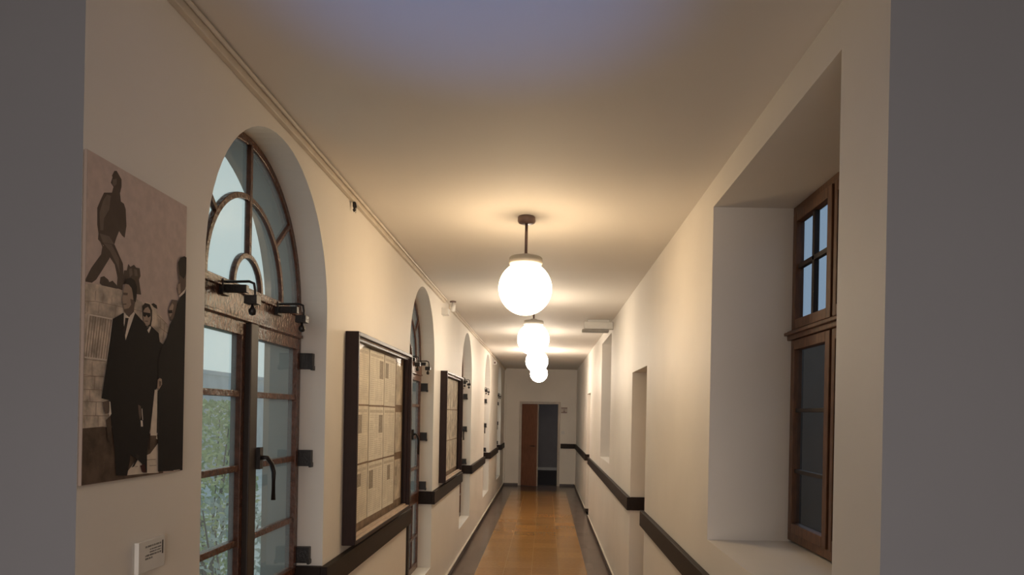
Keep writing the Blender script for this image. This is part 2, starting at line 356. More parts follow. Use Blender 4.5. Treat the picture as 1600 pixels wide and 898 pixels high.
# ---------------------------------------------------------------- arched windows of the left wall (local: y along wall, x into room, z up; origin at sill, window plane at x=0)
def arched_window():
    root = empty('window_1', (XL-0.12, ARCH_Y[0], 0)); tag(root, kind='structure')
    R = ARCH_R; T = -0.035
    b = MB(); k = 0.034
    path = [(-R+k/2, SILL)]+[(-R+k/2, SPRING)]+arc(0, SPRING, R-k/2, 180, 0, 36)[1:-1]+[(R-k/2, SPRING), (R-k/2, SILL)]
    b.ribbon(path, k, 0.0, T); b.ribbon([(-R+k, SILL+0.03), (R-k, SILL+0.03)], 0.06, 0.0, T)
    b.ribbon([(-R+k, 1.0), (R-k, 1.0)], 0.06, 0.004, T)
    b.build('frame', 'brown', root, bevel=0.004)
    b = MB(); b.box((0.012, -R+0.03, 2.115), (T, R-0.03, 2.25)); b.box((0.022, -R+0.03, 2.215), (0.012, R-0.03, 2.24)); b.box((0.020, -R+0.03, 2.118), (0.012, R-0.03, 2.132))
    b.build('transom', 'brown', root, bevel=0.003)
    f = MB(); z = 2.25
    f.ribbon(arc(0, z, 0.345, 180, 0, 30), 0.022, 0.004, -0.016); f.ribbon(arc(0, z, 0.125, 180, 0, 20), 0.020, 0.004, -0.016)
    f.ribbon([(0, z+0.13), (0, SPRING+R-0.03)], 0.022, 0.006, -0.016)
    for a in (40, 140):
        ca, sa = math.cos(math.radians(a)), math.sin(math.radians(a))
        f.ribbon([(0.35*ca, z+0.35*sa), (0.55*ca, z+0.55*sa)], 0.018, 0.003, -0.015)
    f.build('fanlight_bars', 'brown', root, bevel=0.002)
    g = MB(); pts = arc(0, SPRING, R-0.02, 0, 180, 36)
    vs = [(-0.010, p[0], max(p[1], 2.24)) for p in pts]; g.face(vs); g.build('pane', 'glass', root, normals=False)
    # the two glazed leaves and the fixed lights under them
    for s in (-1, 1):
        ya, yb = (-R+k+0.002, -0.035) if s < 0 else (0.035, R-k-0.002)
        l = MB(); w_ = 0.03
        l.ribbon([(ya+w_/2, 1.035), (ya+w_/2, 2.112)], w_, 0.008, -0.032); l.ribbon([(yb-w_/2, 1.035), (yb-w_/2, 2.112)], w_, 0.008, -0.032)
        l.ribbon([(ya, 2.09), (yb, 2.09)], 0.05, 0.009, -0.032); l.ribbon([(ya, 1.05), (yb, 1.05)], 0.03, 0.009, -0.032)
        for zz in (1.845, 1.565, 1.285): l.ribbon([(ya+w_, zz), (yb-w_, zz)], 0.024, 0.004, -0.026)
        leaf = l.build('leaf', 'brown', root, bevel=0.002)
        g = MB(); g.face([(-0.012, ya+0.02, 1.05), (-0.012, yb-0.02, 1.05), (-0.012, yb-0.02, 2.08), (-0.012, ya+0.02, 2.08)]); g.build('pane', 'glass', leaf, normals=False)
        l = MB()
        l.ribbon([(ya+0.012, SILL+0.06), (ya+0.012, 0.97)], 0.024, 0.004, -0.03); l.ribbon([(yb-0.012, SILL+0.06), (yb-0.012, 0.97)], 0.024, 0.004, -0.03)
        l.ribbon([((ya+yb)/2, SILL+0.06), ((ya+yb)/2, 0.97)], 0.018, 0.002, -0.03); l.ribbon([(ya, 0.67), (yb, 0.67)], 0.024, 0.005, -0.03)
        lo = l.build('lower_light', 'brown', root, bevel=0.002)
        g = MB(); g.face([(-0.012, ya, SILL+0.05), (-0.012, yb, SILL+0.05), (-0.012, yb, 0.98), (-0.012, ya, 0.98)]); g.build('pane', 'glass', lo, normals=False)
    a = MB(); a.box((0.03, -0.035, 1.035), (-0.04, 0.035, 2.115)); a.box((0.03, -0.03, SILL+0.06), (-0.04, 0.03, 0.975)); a.build('meeting_stile', 'darkgap', root, bevel=0.004)
    h = MB(); h.box((0.03, 0.03, 1.555), (0.045, 0.06, 1.64)); h.tube([(0.045, 0.045, 1.60), (0.065, 0.05, 1.60), (0.075, 0.07, 1.575), (0.078, 0.085, 1.54), (0.078, 0.087, 1.43)], 0.009, 10); h.build('handle', 'iron', root)
    for yy in (-0.24, 0.26):
        c = MB(); y0 = yy
        c.box((0.02, y0-0.012, 2.195), (0.10, y0+0.012, 2.222)); c.box((0.01, y0-0.025, 2.185), (0.026, y0+0.025, 2.24))
        c.tube([(0.02, y0, 2.232), (0.105, y0, 2.235), (0.122, y0, 2.228), (0.126, y0, 2.205), (0.126, y0, 2.175)], 0.005, 8)
        c.box((0.095, y0-0.02, 2.155), (0.14, y0+0.02, 2.185)); c.build('clamp', 'iron', root, bevel=0.002)
        kn = MB(); kn.lathe([(0.004, 0.03), (0.006, 0.02), (0.013, 0.012), (0.014, 0.004), (0.010, -0.006), (0.002, -0.009)], 16, c=(0.118, y0, 2.125)); kn.build('clamp_knob', 'iron', [q for q in C.objects if q.name.startswith('clamp') and q.parent == root][-1])
    for s in (-1, 1):
        for zz in (2.015, 1.565, 1.115):
            c = MB(); yj = s*R
            c.box((-0.01, yj, zz-0.037), (0.066, yj-s*0.03, zz+0.037)); c.box((0.058, yj-s*0.003, zz-0.042), (0.070, yj-s*0.036, zz-0.02))
            c.build('hinge_plate', 'iron', root, bevel=0.002)
    return root
aw = arched_window()
for i in range(1, 5):
    c = copy_tree(aw); c.name = 'window_%d' % (i+1); c.location.y = ARCH_Y[i]

# ---------------------------------------------------------------- deep windows of the right wall
def right_window(n, yy0, yy1):
    X0 = XR+0.379; root = empty('window_%d' % n, (X0, yy0, 0)); tag(root, kind='structure')
    L = yy1-yy0; zb, zt, ztr = 1.222, 2.785, 2.18
    b = MB()
    def bar(y0, y1, z0, z1, x0=0.0, x1=0.04): b.box((x0, y0, z0), (x1, y1, z1))
    bar(0, L, zt-0.035, zt); bar(0, L, zb, zb+0.04); bar(0, 0.03, zb+0.04, zt-0.035); bar(L-0.03, L, zb+0.04, zt-0.035)
    ns = 3; sw = (L-0.06)/ns
    for k in (1, 2):
        bar(0.03+sw*k-0.012, 0.03+sw*k+0.012, zb+0.04, zt-0.035, 0.004)
    b.box((-0.02, -0.0, ztr-0.022), (0.04, L, ztr+0.022)); b.box((-0.035, 0, ztr+0.0), (-0.015, L, ztr+0.014))
    b.build('frame', 'teak', root, bevel=0.003)
    for k in range(ns):
        y0 = 0.03+sw*k+0.012; y1 = 0.03+sw*(k+1)-0.012
        for (z0, z1, up) in ((ztr+0.025, zt-0.037, True), (zb+0.042, ztr-0.025, False)):
            s = MB(); f = 0.045
            s.box((-0.012, y0, z0), (0.028, y0+f, z1)); s.box((-0.012, y1-f*0.7, z0), (0.028, y1, z1)); s.box((-0.012, y0+f, z0), (0.028, y1-f*0.7, z0+f)); s.box((-0.012, y0+f, z1-f), (0.028, y1-f*0.7, z1))
            sash = s.build('sash', 'teak', root, bevel=0.003)
            q = MB()
            if up:
                ym = (y0+f+y1-f*0.7)/2; q.box((0.0, ym-0.012, z0+f), (0.024, ym+0.012, z1-f)); zm = (z0+z1)/2+0.02; q.box((0.0, y0+f, zm-0.011), (0.022, y1-f*0.7, zm+0.011))
            else:
                for zz in (1.55, 1.83): q.box((0.0, y0+f, zz-0.009), (0.022, y1-f*0.7, zz+0.009))
                q.box((0.01, y0+f+0.012, z0+f), (0.026, y0+f+0.03, z1-f))
            q.build('glazing_bars', 'darkgap', sash, bevel=0.002)
            g = MB(); g.face([(0.012, y0+f*0.8, z1-f*0.8), (0.012, y1-f*0.6, z1-f*0.8), (0.012, y1-f*0.6, z0+f*0.8), (0.012, y0+f*0.8, z0+f*0.8)]); g.build('pane', 'glass_dark', sash, normals=False)
    return root
right_window(6, *W1); right_window(7, *W2)

# ---------------------------------------------------------------- side doors, deep in the right wall
def side_door(n, y0, y1):
    X0 = XR+0.30; root = empty('door_%d' % n, (X0, (y0+y1)/2, 0)); tag(root, kind='structure'); hw = (y1-y0)/2
    b = MB(); b.box((0, -hw, 0), (0.1, -hw+0.05, 2.18)); b.box((0, hw-0.05, 0), (0.1, hw, 2.18)); b.box((0, -hw+0.05, 2.13), (0.1, hw-0.05, 2.18)); b.build('door_frame', 'framepale', root, bevel=0.004)
    b = MB(); b.box((0.03, -hw+0.055, 0.01), (0.07, hw-0.055, 2.125)); 
    for z0, z1 in ((0.15, 0.95), (1.15, 2.0)): b.box((0.022, -hw+0.17, z0), (0.031, hw-0.17, z1))
    lf = b.build('door_leaf', 'doorpale', root, bevel=0.004)
    b = MB(); b.tube([(0.03, -hw+0.11, 1.05), (-0.02, -hw+0.11, 1.05), (-0.025, -hw+0.13, 1.05), (-0.025, -hw+0.22, 1.05)], 0.009); b.box((0.018, -hw+0.09, 0.97), (0.03, -hw+0.13, 1.12)); b.build('door_handle', 'iron', lf)
side_door(1, *D1); side_door(2, *D2)

# end double door: left leaf ajar towards the corridor, right leaf swung away into the dark room
root = empty('door_3', ((DX0+DX1)/2, YE, 0)); tag(root, kind='structure'); hw = (DX1-DX0)/2
b = MB(); b.box((-hw-0.03, -0.02, 0), (-hw+0.03, 0.14, DZ+0.03)); b.box((hw-0.03, -0.02, 0), (hw+0.03, 0.14, DZ+0.03)); b.box((-hw+0.03, -0.02, DZ-0.03), (hw-0.03, 0.14, DZ+0.03))
b.build('door_frame', 'framepale', root, bevel=0.004)
lw = hw-0.035
b = MB(); b.box((0, 0, 0.01), (lw, 0.04, DZ-0.035)); lf = b.build('door_leaf', 'doorwood', root, bevel=0.003); lf.location = (-hw+0.032, -0.015, 0); lf.rotation_euler = (0, 0, math.radians(-28))
b = MB(); b.box((lw, -0.002, 0.01), (lw+0.012, 0.046, DZ-0.035)); b.build('edge_strip', 'framepale', lf)
b = MB(); b.tube([(lw-0.06, 0, 1.0), (lw-0.06, -0.05, 1.0), (lw-0.16, -0.05, 1.0)], 0.008); b.build('door_handle', 'iron', lf)
b = MB(); b.box((-lw, 0, 0.01), (0, 0.04, DZ-0.035)); lf = b.build('door_leaf', 'doorwood', root, bevel=0.003); lf.location = (hw-0.03, 0.10, 0); lf.rotation_euler = (0, 0, math.radians(-96))

# ---------------------------------------------------------------- outside the windows
b = MB(); b.box((-30, -6, -0.2), (XL-WALL_T-0.01, 40, 0.12)); tag(b.build('ground_courtyard', 'ground'), kind='structure')
b = MB(); b.box((-8.6, -4, 0.12), (-8.2, 34, 2.6)); b.box((-8.65, -4, 2.6), (-8.15, 34, 2.7)); tag(b.build('wall_courtyard', 'stone'), kind='structure')
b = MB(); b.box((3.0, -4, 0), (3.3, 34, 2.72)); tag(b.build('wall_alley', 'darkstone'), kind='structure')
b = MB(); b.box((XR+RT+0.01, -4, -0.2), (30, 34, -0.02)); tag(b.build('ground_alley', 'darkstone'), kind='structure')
def bush(name, loc, h, r, n, lm, label):
    root = empty(name, loc); tag(root, label, 'bush')
    b = MB(); rnd = random.Random(int(h*100)+n)
    for i in range(9):
        a = rnd.uniform(0, 6.28); q = rnd.uniform(0.3, 0.9)*r
        b.tube([(0, 0, -0.05), (q*0.4*math.cos(a), q*0.4*math.sin(a), h*0.45), (q*math.cos(a), q*math.sin(a), h*rnd.uniform(0.75, 0.97))], [0.016, 0.010, 0.004], 6)
    b.build('stem', 'bark', root)
    b = MB()
    for i in range(n):
        u = rnd.uniform(-1, 1); a = rnd.uniform(0, 6.28); rr = r*rnd.uniform(0.35, 1)**0.5*math.sqrt(max(0, 1-u*u*0.8))
        c = Vector((rr*math.cos(a), rr*math.sin(a), h*0.52+u*h*0.47)); s = rnd.uniform(0.012, 0.028)
        d1 = Vector((rnd.gauss(0, 1), rnd.gauss(0, 1), rnd.gauss(0, 1))).normalized(); d2 = d1.orthogonal().normalized()
        b.face([c-d1*s*1.4, c+d2*s*0.6, c+d1*s*1.4, c-d2*s*0.6])
    o = b.build('foliage', lm, root, normals=False)
    return root
bush('courtyard_bush', (-2.72, 5.75, 0.12), 1.74, 0.36, 4200, 'leaf', 'yellow-green leafy bush seen through the left leaf of the nearest arched window')
bush('courtyard_shrub', (-2.05, 4.55, 0.12), 1.1, 0.34, 700, 'leaf2', 'greyish low shrub seen through the lower panes of the nearest arched window')

# ---------------------------------------------------------------- pendant globe lamps
def pendant():
    root = empty('pendant_lamp', (-0.128, LAMP_Y[0], H))
    b = MB(); b.lathe([(0.0, 0), (0.046, 0), (0.050, -0.006), (0.051, -0.026), (0.046, -0.036), (0.034, -0.041), (0.0, -0.041)], 40); b.build('canopy', 'lamprod', root)
    b = MB(); b.lathe([(0.0, -0.038), (0.0085, -0.038), (0.0085, -0.222), (0.0, -0.222)], 20); b.build('rod', 'lamprod', root)
    b = MB(); b.lathe([(0.0, -0.214), (0.028, -0.215), (0.034, -0.222), (0.036, -0.228), (0.088, -0.231), (0.095, -0.238), (0.096, -0.268), (0.090, -0.276), (0.0, -0.276)], 48); b.build('cap', 'lampcap', root)
    b = MB(); zc = 2.505-H; r = 0.152
    a0 = math.acos(0.082/r)
    prof = [(r*math.cos(a), zc+r*math.sin(a)) for a in [a0-(a0+math.pi/2)*i/36 for i in range(37)]]
    b.lathe([(0.0, prof[0][1])]+prof, 56); g = b.build('globe_shade', emat('lit_globe', LAMP_COL[0], LAMP_STR[0]), root)
    return root, g
p0, g0 = pendant()
tag(p0, 'nearest and largest of the glowing white globe lamps hanging from the ceiling', 'pendant lamp', 'globe lamps along the corridor ceiling')
PL = [None, 'second glowing globe lamp from the front, fully visible cap just below the nearest globe', 'third glowing globe lamp from the front, between the second and the farthest globe', 'farthest and smallest glowing globe lamp, lowest in the row above the end door']
for i in (1, 2, 3):
    c = copy_tree(p0); c.location.y = LAMP_Y[i]; tag(c, PL[i])
    for ch in [k for k in bpy.data.objects if k.parent == c and k.name.startswith('globe_shade')]:
        ch.data = ch.data.copy(); ch.data.materials[0] = emat('lit_globe_%d' % i, LAMP_COL[i], LAMP_STR[i])

# ---------------------------------------------------------------- big photograph on the near left wall
def ab(px, py):
    u = px-PXC; v = PYC-py
    return u*math.cos(ROLL)-v*math.sin(ROLL), v*math.cos(ROLL)+u*math.sin(ROLL)
def wl(px, py, X):      # measured point of the flat print -> its place on the wall (y, z)
    a, c = ab(px, py); d = FPX*X/a; return d, CAMZ+c*d/FPX
PY0, PY1, PZ0, PZ1, PX = 1.554, 1.985, 1.612, 2.356, XL+0.0095
M['ph_joint_'] = mat('print_board_edge', (0.40, 0.31, 0.26), 0.7)
root = empty('photograph_print', (XL, PY0, PZ0))
tag(root, 'large frameless sepia photograph of suited people below a statue, on the near left wall', 'photograph')
b = MB(); b.box((0.001, 0, 0), (0.0085, PY1-PY0, PZ1-PZ0)); b.build('board', 'ph_joint_', root, bevel=0.001)
photo_cols = {'sky': (0.66, 0.525, 0.455), 'stone': (0.78, 0.65, 0.52), 'joint': (0.30, 0.22, 0.17), 'statue': (0.12, 0.085, 0.065), 'statue_lit': (0.21, 0.155, 0.12), 'suit': (0.014, 0.010, 0.010),
    'face': (0.42, 0.31, 0.24), 'face_dark': (0.16, 0.11, 0.085), 'shirt': (0.80, 0.70, 0.60), 'hair': (0.035, 0.025, 0.02), 'grass': (0.15, 0.10, 0.07), 'path': (0.80, 0.68, 0.55), 'shoe': (0.06, 0.012, 0.01), 'tie': (0.03, 0.02, 0.02)}
for k, c in photo_cols.items():
    M['ph_'+k] = mat('print_'+k, c, 0.75, 0.12 if k not in ('grass', 'stone') else 0.5, 40 if k not in ('grass', 'stone') else 28, spec=0.15)
pb = MB(); layer = [0]
CR = {'A': (115, 210, 4.275), 'B': (115, 400, 4.49), 'C': (115, 580, 4.99)}
def poly(col, pts, shift=True):
    layer[0] += 1; x = 0.0088+layer[0]*0.00002; vs = []
    for p in pts:
        ox, oy, s = CR[p[0]]; d, z = wl(ox+p[1]/s, oy+p[2]/s, PX)
        d = min(max(d, PY0+0.001), PY1-0.001); z = min(max(z, PZ0+0.001), PZ1-0.001)
        v = (x, d-PY0, z-PZ0)
        if not vs or (Vector(v)-Vector(vs[-1])).length > 1e-5: vs.append(v)
    if (Vector(vs[0])-Vector(vs[-1])).length < 1e-5: vs.pop()
    if len(vs) < 3: return
    f = pb.face(vs, 'ph_'+col)
    f.normal_update()
    if f.normal.x < 0: f.normal_flip()
def line(col, c, x0, y0, x1, y1, t=4):
    dx, dy = x1-x0, y1-y0; l = math.hypot(dx, dy); nx, ny = -dy/l*t/2, dx/l*t/2
    poly(col, [(c, x0+nx, y0+ny), (c, x1+nx, y1+ny), (c, x1-nx, y1-ny), (c, x0-nx, y0-ny)])
def PA(c, *p): return [(c, p[i], p[i+1]) for i in range(0, len(p), 2)]
x = 0.0087; pb.face([(x, 0.0005, 0.0005), (x, PY1-PY0-0.0005, 0.0005), (x, PY1-PY0-0.0005, PZ1-PZ0-0.0005), (x, 0.0005, PZ1-PZ0-0.0005)], 'ph_sky')
poly('stone', PA('B', 0, 175, 130, 190, 340, 238, 480, 322, 560, 350, 610, 415, 670, 500, 670, 700)+PA('C', 680, 460, 0, 440))
poly('grass', PA('C', 0, 438, 60, 445, 230, 430, 300, 440, 700, 500, 700, 800, 0, 900))
poly('path', PA('C', 400, 812, 430, 770, 490, 690, 600, 640, 660, 560, 665, 790, 570, 795))
poly('statue', PA('A', 258, 388, 268, 350, 250, 322, 262, 285, 258, 275, 274, 243, 290, 243, 322, 300, 322, 350, 312, 392, 318, 448, 338, 462, 350, 500, 355, 610, 343, 690, 325, 675, 306, 645, 288, 690, 272, 740, 240, 760, 200, 740, 165, 700, 168, 660, 160, 600, 160, 490, 185, 430, 205, 388))
poly('statue_lit', PA('A', 225, 400, 250, 410, 240, 500, 205, 560, 200, 640, 180, 640, 175, 520, 200, 440))
poly('statue_lit', PA('A', 262, 300, 290, 295, 290, 330, 275, 345, 262, 335))
poly('statue_lit', PA('A', 175, 660, 240, 680, 275, 735, 310, 830, 290, 850, 245, 780, 200, 730))
poly('statue', PA('A', 165, 680, 200, 745, 270, 740, 240, 830)+PA('B', 205, 95, 160, 165, 130, 187, 80, 177, 75, 158)+PA('A', 120, 890, 185, 800, 193, 750))
poly('statue', PA('A', 190, 720, 275, 735, 330, 860)+PA('B', 348, 60, 352, 130, 345, 240, 305, 225, 310, 150, 290, 60)+PA('A', 240, 815))
poly('statue_lit', PA('A', 200, 725, 255, 735, 305, 830)+PA('B', 320, 60, 325, 120, 305, 60)+PA('A', 245, 780))
poly('statue', PA('B', 184, 190, 190, 148, 215, 140, 245, 165, 252, 182, 275, 172, 305, 205, 310, 230, 200, 205))
poly('statue', PA('B', 335, 205, 350, 150, 355, 100, 375, 100, 385, 55, 400, 75, 425, 60, 440, 80, 465, 85, 471, 140, 460, 165, 475, 270, 430, 265, 400, 180))
poly('statue_lit', PA('B', 390, 90, 410, 85, 415, 130, 395, 150)); poly('statue_lit', PA('B', 425, 90, 445, 95, 450, 140, 430, 140))
for q in ((0, 295, 160, 318), (160, 318, 345, 358), (420, 372, 482, 388), (540, 452, 665, 545), (560, 385, 660, 480), (0, 385, 90, 395), (0, 470, 80, 478), (0, 590, 70, 600), (0, 655, 65, 662), (60, 720, 225, 738), (65, 832, 215, 848)): line('joint', 'B', *q, t=3)
for q in ((105, 315, 98, 390), (180, 325, 175, 400), (300, 350, 290, 430), (85, 235, 82, 300), (155, 245, 152, 312), (210, 262, 205, 325), (270, 275, 268, 335), (150, 845, 148, 900), (130, 740, 130, 835), (470, 385, 465, 440), (610, 440, 610, 500), (585, 400, 580, 470), (640, 470, 625, 600)): line('joint', 'B', *q, t=2.5)
for q in ((40, 38, 235, 38), (60, 138, 220, 145), (0, 232, 235, 240), (0, 345, 270, 347), (570, 690, 640, 685), (590, 735, 645, 732), (480, 742, 500, 740)): line('joint', 'C', *q, t=4)
for q in ((165, 45, 160, 140), (125, 145, 128, 232), (175, 240, 172, 345), (80, 350, 85, 440), (190, 350, 190, 430)): line('joint', 'C', *q, t=3)
poly('shirt', PA('B', 102, 404, 278, 438, 232, 735, 66, 712)); poly('stone', PA('B', 110, 414, 270, 446, 226, 722, 76, 702))
for i in range(9): line('joint', 'B', 118+i*18, 418+i*3.4, 86+i*17.5, 705+i*2.2, t=4 if i % 2 else 6)
poly('suit', PA('C', 30, 0, 68, 0, 75, 130, 60, 220, 45, 205, 30, 200)); poly('suit', PA('B', 40, 470, 55, 480, 62, 900, 40, 900)); poly('hair', PA('B', 45, 160, 66, 170, 62, 215, 45, 220))
poly('grass', PA('C', 250, 380, 290, 340, 300, 560, 265, 530))
# second woman, then the man in front of her
poly('stone', PA('B', 478, 350, 505, 322, 545, 333, 575, 372, 590, 430, 598, 520, 545, 480))
poly('hair', PA('B', 543, 336, 560, 330, 582, 345, 586, 372, 560, 358))
poly('hair', PA('B', 480, 350, 500, 328, 532, 338, 549, 380, 549, 445, 540, 495, 500, 495, 486, 440))
poly('face', PA('B', 488, 385, 500, 365, 520, 355, 536, 380, 541, 435, 532, 478, 515, 492, 498, 482, 488, 445))
poly('suit', PA('B', 484, 392, 536, 400, 538, 420, 522, 432, 510, 412, 500, 428, 486, 418)); line('face_dark', 'B', 498, 455, 520, 457, t=6)
poly('suit', PA('B', 480, 470, 515, 500, 545, 492, 595, 540, 602, 600, 625, 620, 640, 750, 600, 900)+PA('C', 640, 140, 600, 400, 570, 640, 570, 790, 540, 790, 530, 720, 500, 690, 440, 650, 420, 200)+PA('B', 420, 700, 450, 480))
poly('shirt', PA('B', 515, 520, 535, 490, 542, 500, 526, 540))
poly('suit', PA('B', 345, 398, 300, 425, 272, 440, 258, 560, 240, 700, 208, 900)+PA('C', 215, 210, 272, 222, 290, 400, 315, 560, 330, 810, 415, 812, 435, 700, 450, 500)+PA('B', 560, 900, 545, 600, 500, 475, 425, 392, 400, 420))
poly('shirt', PA('C', 276, 230, 284, 240, 292, 330, 280, 350, 270, 330, 278, 300)); poly('face_dark', PA('C', 225, 240, 270, 225, 272, 325, 245, 330, 232, 290))
poly('face', PA('B', 348, 235, 356, 195, 385, 170, 415, 190, 436, 240, 432, 310, 420, 355, 420, 395, 384, 425, 354, 390, 346, 345, 336, 300, 346, 270))
poly('face_dark', PA('B', 395, 300, 432, 310, 424, 355, 420, 396, 384, 424, 356, 392, 352, 372, 385, 365, 402, 340)); poly('face_dark', PA('B', 346, 255, 378, 258, 376, 275, 346, 272)); line('face_dark', 'B', 346, 338, 368, 336, t=8)
poly('hair', PA('B', 350, 195, 370, 158, 400, 152, 428, 172, 442, 215, 440, 285, 432, 325, 418, 310, 412, 260, 405, 225, 385, 200, 365, 195))
poly('shirt', PA('B', 350, 395, 349, 470, 362, 590, 428, 398, 418, 392, 386, 428)); poly('tie', PA('B', 360, 432, 384, 434, 372, 490, 358, 560, 346, 520, 356, 470))
poly('face_dark', PA('C', 500, 260, 520, 270, 528, 340, 515, 380, 505, 330)); poly('shirt', PA('C', 520, 380, 535, 385, 538, 430, 522, 430)); line('shirt', 'C', 530, 290, 536, 380, t=5)
poly('path', PA('C', 630, 142, 650, 150, 646, 485, 652, 530, 596, 500, 602, 400)); line('suit', 'C', 655, 150, 648, 480, t=7); poly('grass', PA('C', 596, 500, 645, 500, 630, 560, 590, 620))
poly('shoe', PA('C', 515, 735, 548, 722, 565, 790, 530, 785)); poly('hair', PA('C', 480, 690, 490, 640, 510, 660, 470, 740, 450, 750))
poly('face_dark', PA('B', 662, 395, 668, 355, 690, 305, 726, 310, 720, 380, 700, 440, 675, 455)); poly('face', PA('B', 664, 395, 670, 360, 690, 330, 700, 345, 690, 400, 674, 430)); poly('hair', PA('B', 660, 380, 690, 378, 690, 400, 662, 402))
poly('face_dark', PA('B', 728, 45, 745, 10, 775, 0, 815, 20, 812, 225, 780, 240, 736, 275, 722, 225, 738, 175, 728, 110)); poly('face', PA('B', 726, 200, 745, 190, 748, 255, 736, 270, 724, 225)); poly('hair', PA('B', 730, 45, 748, 12, 775, 2, 815, 20, 812, 130, 770, 160, 740, 130))
poly('shirt', PA('B', 735, 278, 780, 232, 815, 222, 815, 240, 770, 262, 742, 290))
poly('suit', PA('B', 742, 288, 775, 258, 815, 235, 800, 898)+PA('C', 880, 0, 850, 790, 655, 780, 655, 500, 660, 130)+PA('B', 590, 860, 590, 720, 625, 620, 650, 570, 672, 480, 700, 430, 726, 330))
poly('face', PA('C', 652, 65, 668, 52, 684, 60, 686, 100, 664, 140, 648, 130)); poly('face_dark', PA('C', 662, 75, 680, 78, 678, 110, 664, 120))
line('shirt', 'C', 775, 772, 825, 766, t=3)
bmesh.ops.triangulate(pb.bm, faces=pb.bm.faces, ngon_method='EAR_CLIP')
pr = pb.build('printed_image', None, root, normals=False)

# caption plaque below it
root = empty('caption_plaque', (XL, 1.775, 1.365)); tag(root, 'small white caption plaque with a few lines of tiny dark print, under the large photograph', 'plaque')
b = MB(); b.box((0.0005, 0, 0), (0.012, 0.122, 0.080)); b.build('plate', 'white', root, bevel=0.001)
b = MB(); rnd = random.Random(3)
b.box((0.012, 0.108, 0.034), (0.0124, 0.1135, 0.070))
for z, y0, y1, hh, key in ((0.062, 0.030, 0.103, 0.0042, 0.9), (0.054, 0.052, 0.103, 0.0028, .5), (0.047, 0.050, 0.103, 0.0028, .5), (0.039, 0.030, 0.103, 0.0042, .9), (0.031, 0.030, 0.062, 0.0042, .9)):
    y = y1
    while y > y0:
        wd = rnd.uniform(0.0016, 0.0028)
        b.box((0.012, y-wd, z), (0.0123, y, z+0.0007)); b.box((0.012, y-wd*0.35, z), (0.0123, y, z+hh)); b.box((0.012, y-wd, z+hh-0.0007), (0.0123, y, z+hh))
        y -= wd+0.0006
        if rnd.random() < 0.18: y -= 0.0022
b.build('printed_lines', 'black', root)

# ---------------------------------------------------------------- wall-mounted display cases with newspaper pages
M['paper'] = mat('aged_newsprint', (0.90, 0.84, 0.73), 0.75, 0.14, 14); M['paper2'] = mat('aged_newsprint_b', (0.86, 0.78, 0.65), 0.75, 0.2, 10); M['paper3'] = mat('sketch_paper', (0.80, 0.70, 0.57), 0.75, 0.45, 12)
def display_case(y0, y1, label, group):
    z0, z1 = 1.098, 2.197; L = y1-y0; Hh = z1-z0; D = 0.070
    root = empty('display_case', (XL, y0, z0)); tag(root, label, 'display case', group)
    b = MB(); t = 0.022
    b.box((0.001, 0, 0.0), (D, t, Hh)); b.box((0.001, L-t, 0), (D, L, Hh)); b.box((0.001, t, Hh-t), (D, L-t, Hh)); b.box((0.001, t, 0), (D, L-t, t))
    b.build('case_frame', 'boardwood', root, bevel=0.003)
    b = MB(); s = 0.02; x0, x1 = 0.024, 0.048
    b.box((x0, t, t), (x1, t+s, Hh-t)); b.box((x0, L-t-s, t), (x1, L-t, Hh-t)); b.box((x0, t+s, Hh-t-s), (x1, L-t-s, Hh-t))
    b.build('inner_frame', 'boardwood', root, bevel=0.002)
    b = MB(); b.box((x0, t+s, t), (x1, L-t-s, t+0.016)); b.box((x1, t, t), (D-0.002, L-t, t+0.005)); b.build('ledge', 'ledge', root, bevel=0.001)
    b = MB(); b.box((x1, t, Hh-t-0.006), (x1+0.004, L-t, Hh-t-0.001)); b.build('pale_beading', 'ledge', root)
    b = MB(); b.box((0.001, t, t), (0.010, L-t, Hh-t)); b.build('backing', 'cork', root)
    b = MB(); b.face([(0.03, t, t), (0.03, L-t, t), (0.03, L-t, Hh-t), (0.03, t, Hh-t)]); b.build('glass', 'glass_case', root, normals=False)
    return root
display_case(3.60, 5.055, 'dark wooden glazed display case of yellowed newspaper pages, the nearer and larger in view', 'glazed display cases on the left wall')
display_case(6.87, 8.20, 'dark wooden glazed display case with brownish sketched pages, the farther of the two', 'glazed display cases on the left wall')
def page(name, y0, y1, z0, z1, k, seed, label, group):
    rnd = random.Random(seed); b = MB(); x = XL+0.0105; W = y1-y0; Hh = z1-z0
    b.box((0, 0, 0), (0.002, W, Hh), k)
    xx = 0.0022; cols = 3; cw = (W-0.03)/cols
    def q(ya, yb, za, zb, m): b.face([(xx, ya, za), (xx, yb, za), (xx, yb, zb), (xx, ya, zb)], m)
    q(0.02, W-0.02, Hh-0.035, Hh-0.018, 'ink_light')
    pic = rnd.randrange(cols+1)
    for c in range(cols):
        z = Hh-0.048; ya = 0.015+c*cw+0.004; yb = ya+cw-0.008
        if c == pic: pz = rnd.uniform(0.06, 0.12); q(ya, yb, z-pz, z, 'ink'); z -= pz+0.01
        while z > 0.02:
            q(ya, yb-rnd.uniform(0, 0.015), z-0.003, z, 'ink_light'); z -= 0.012
            if rnd.random() < 0.06: z -= 0.012
    o = b.build(name, normals=False); o.location = (x, y0, z0); o.rotation_euler = (math.radians(rnd.uniform(-0.5, 0.5)), 0, 0)
    return tag(o, label, 'page', group)
rows = (('top', 1.825, 2.145), ('middle', 1.50, 1.815), ('bottom', 1.175, 1.49)); cols = (('left', 3.66, 4.05), ('centre', 4.065, 4.425), ('right', 4.44, 4.76))
sd_ = 11
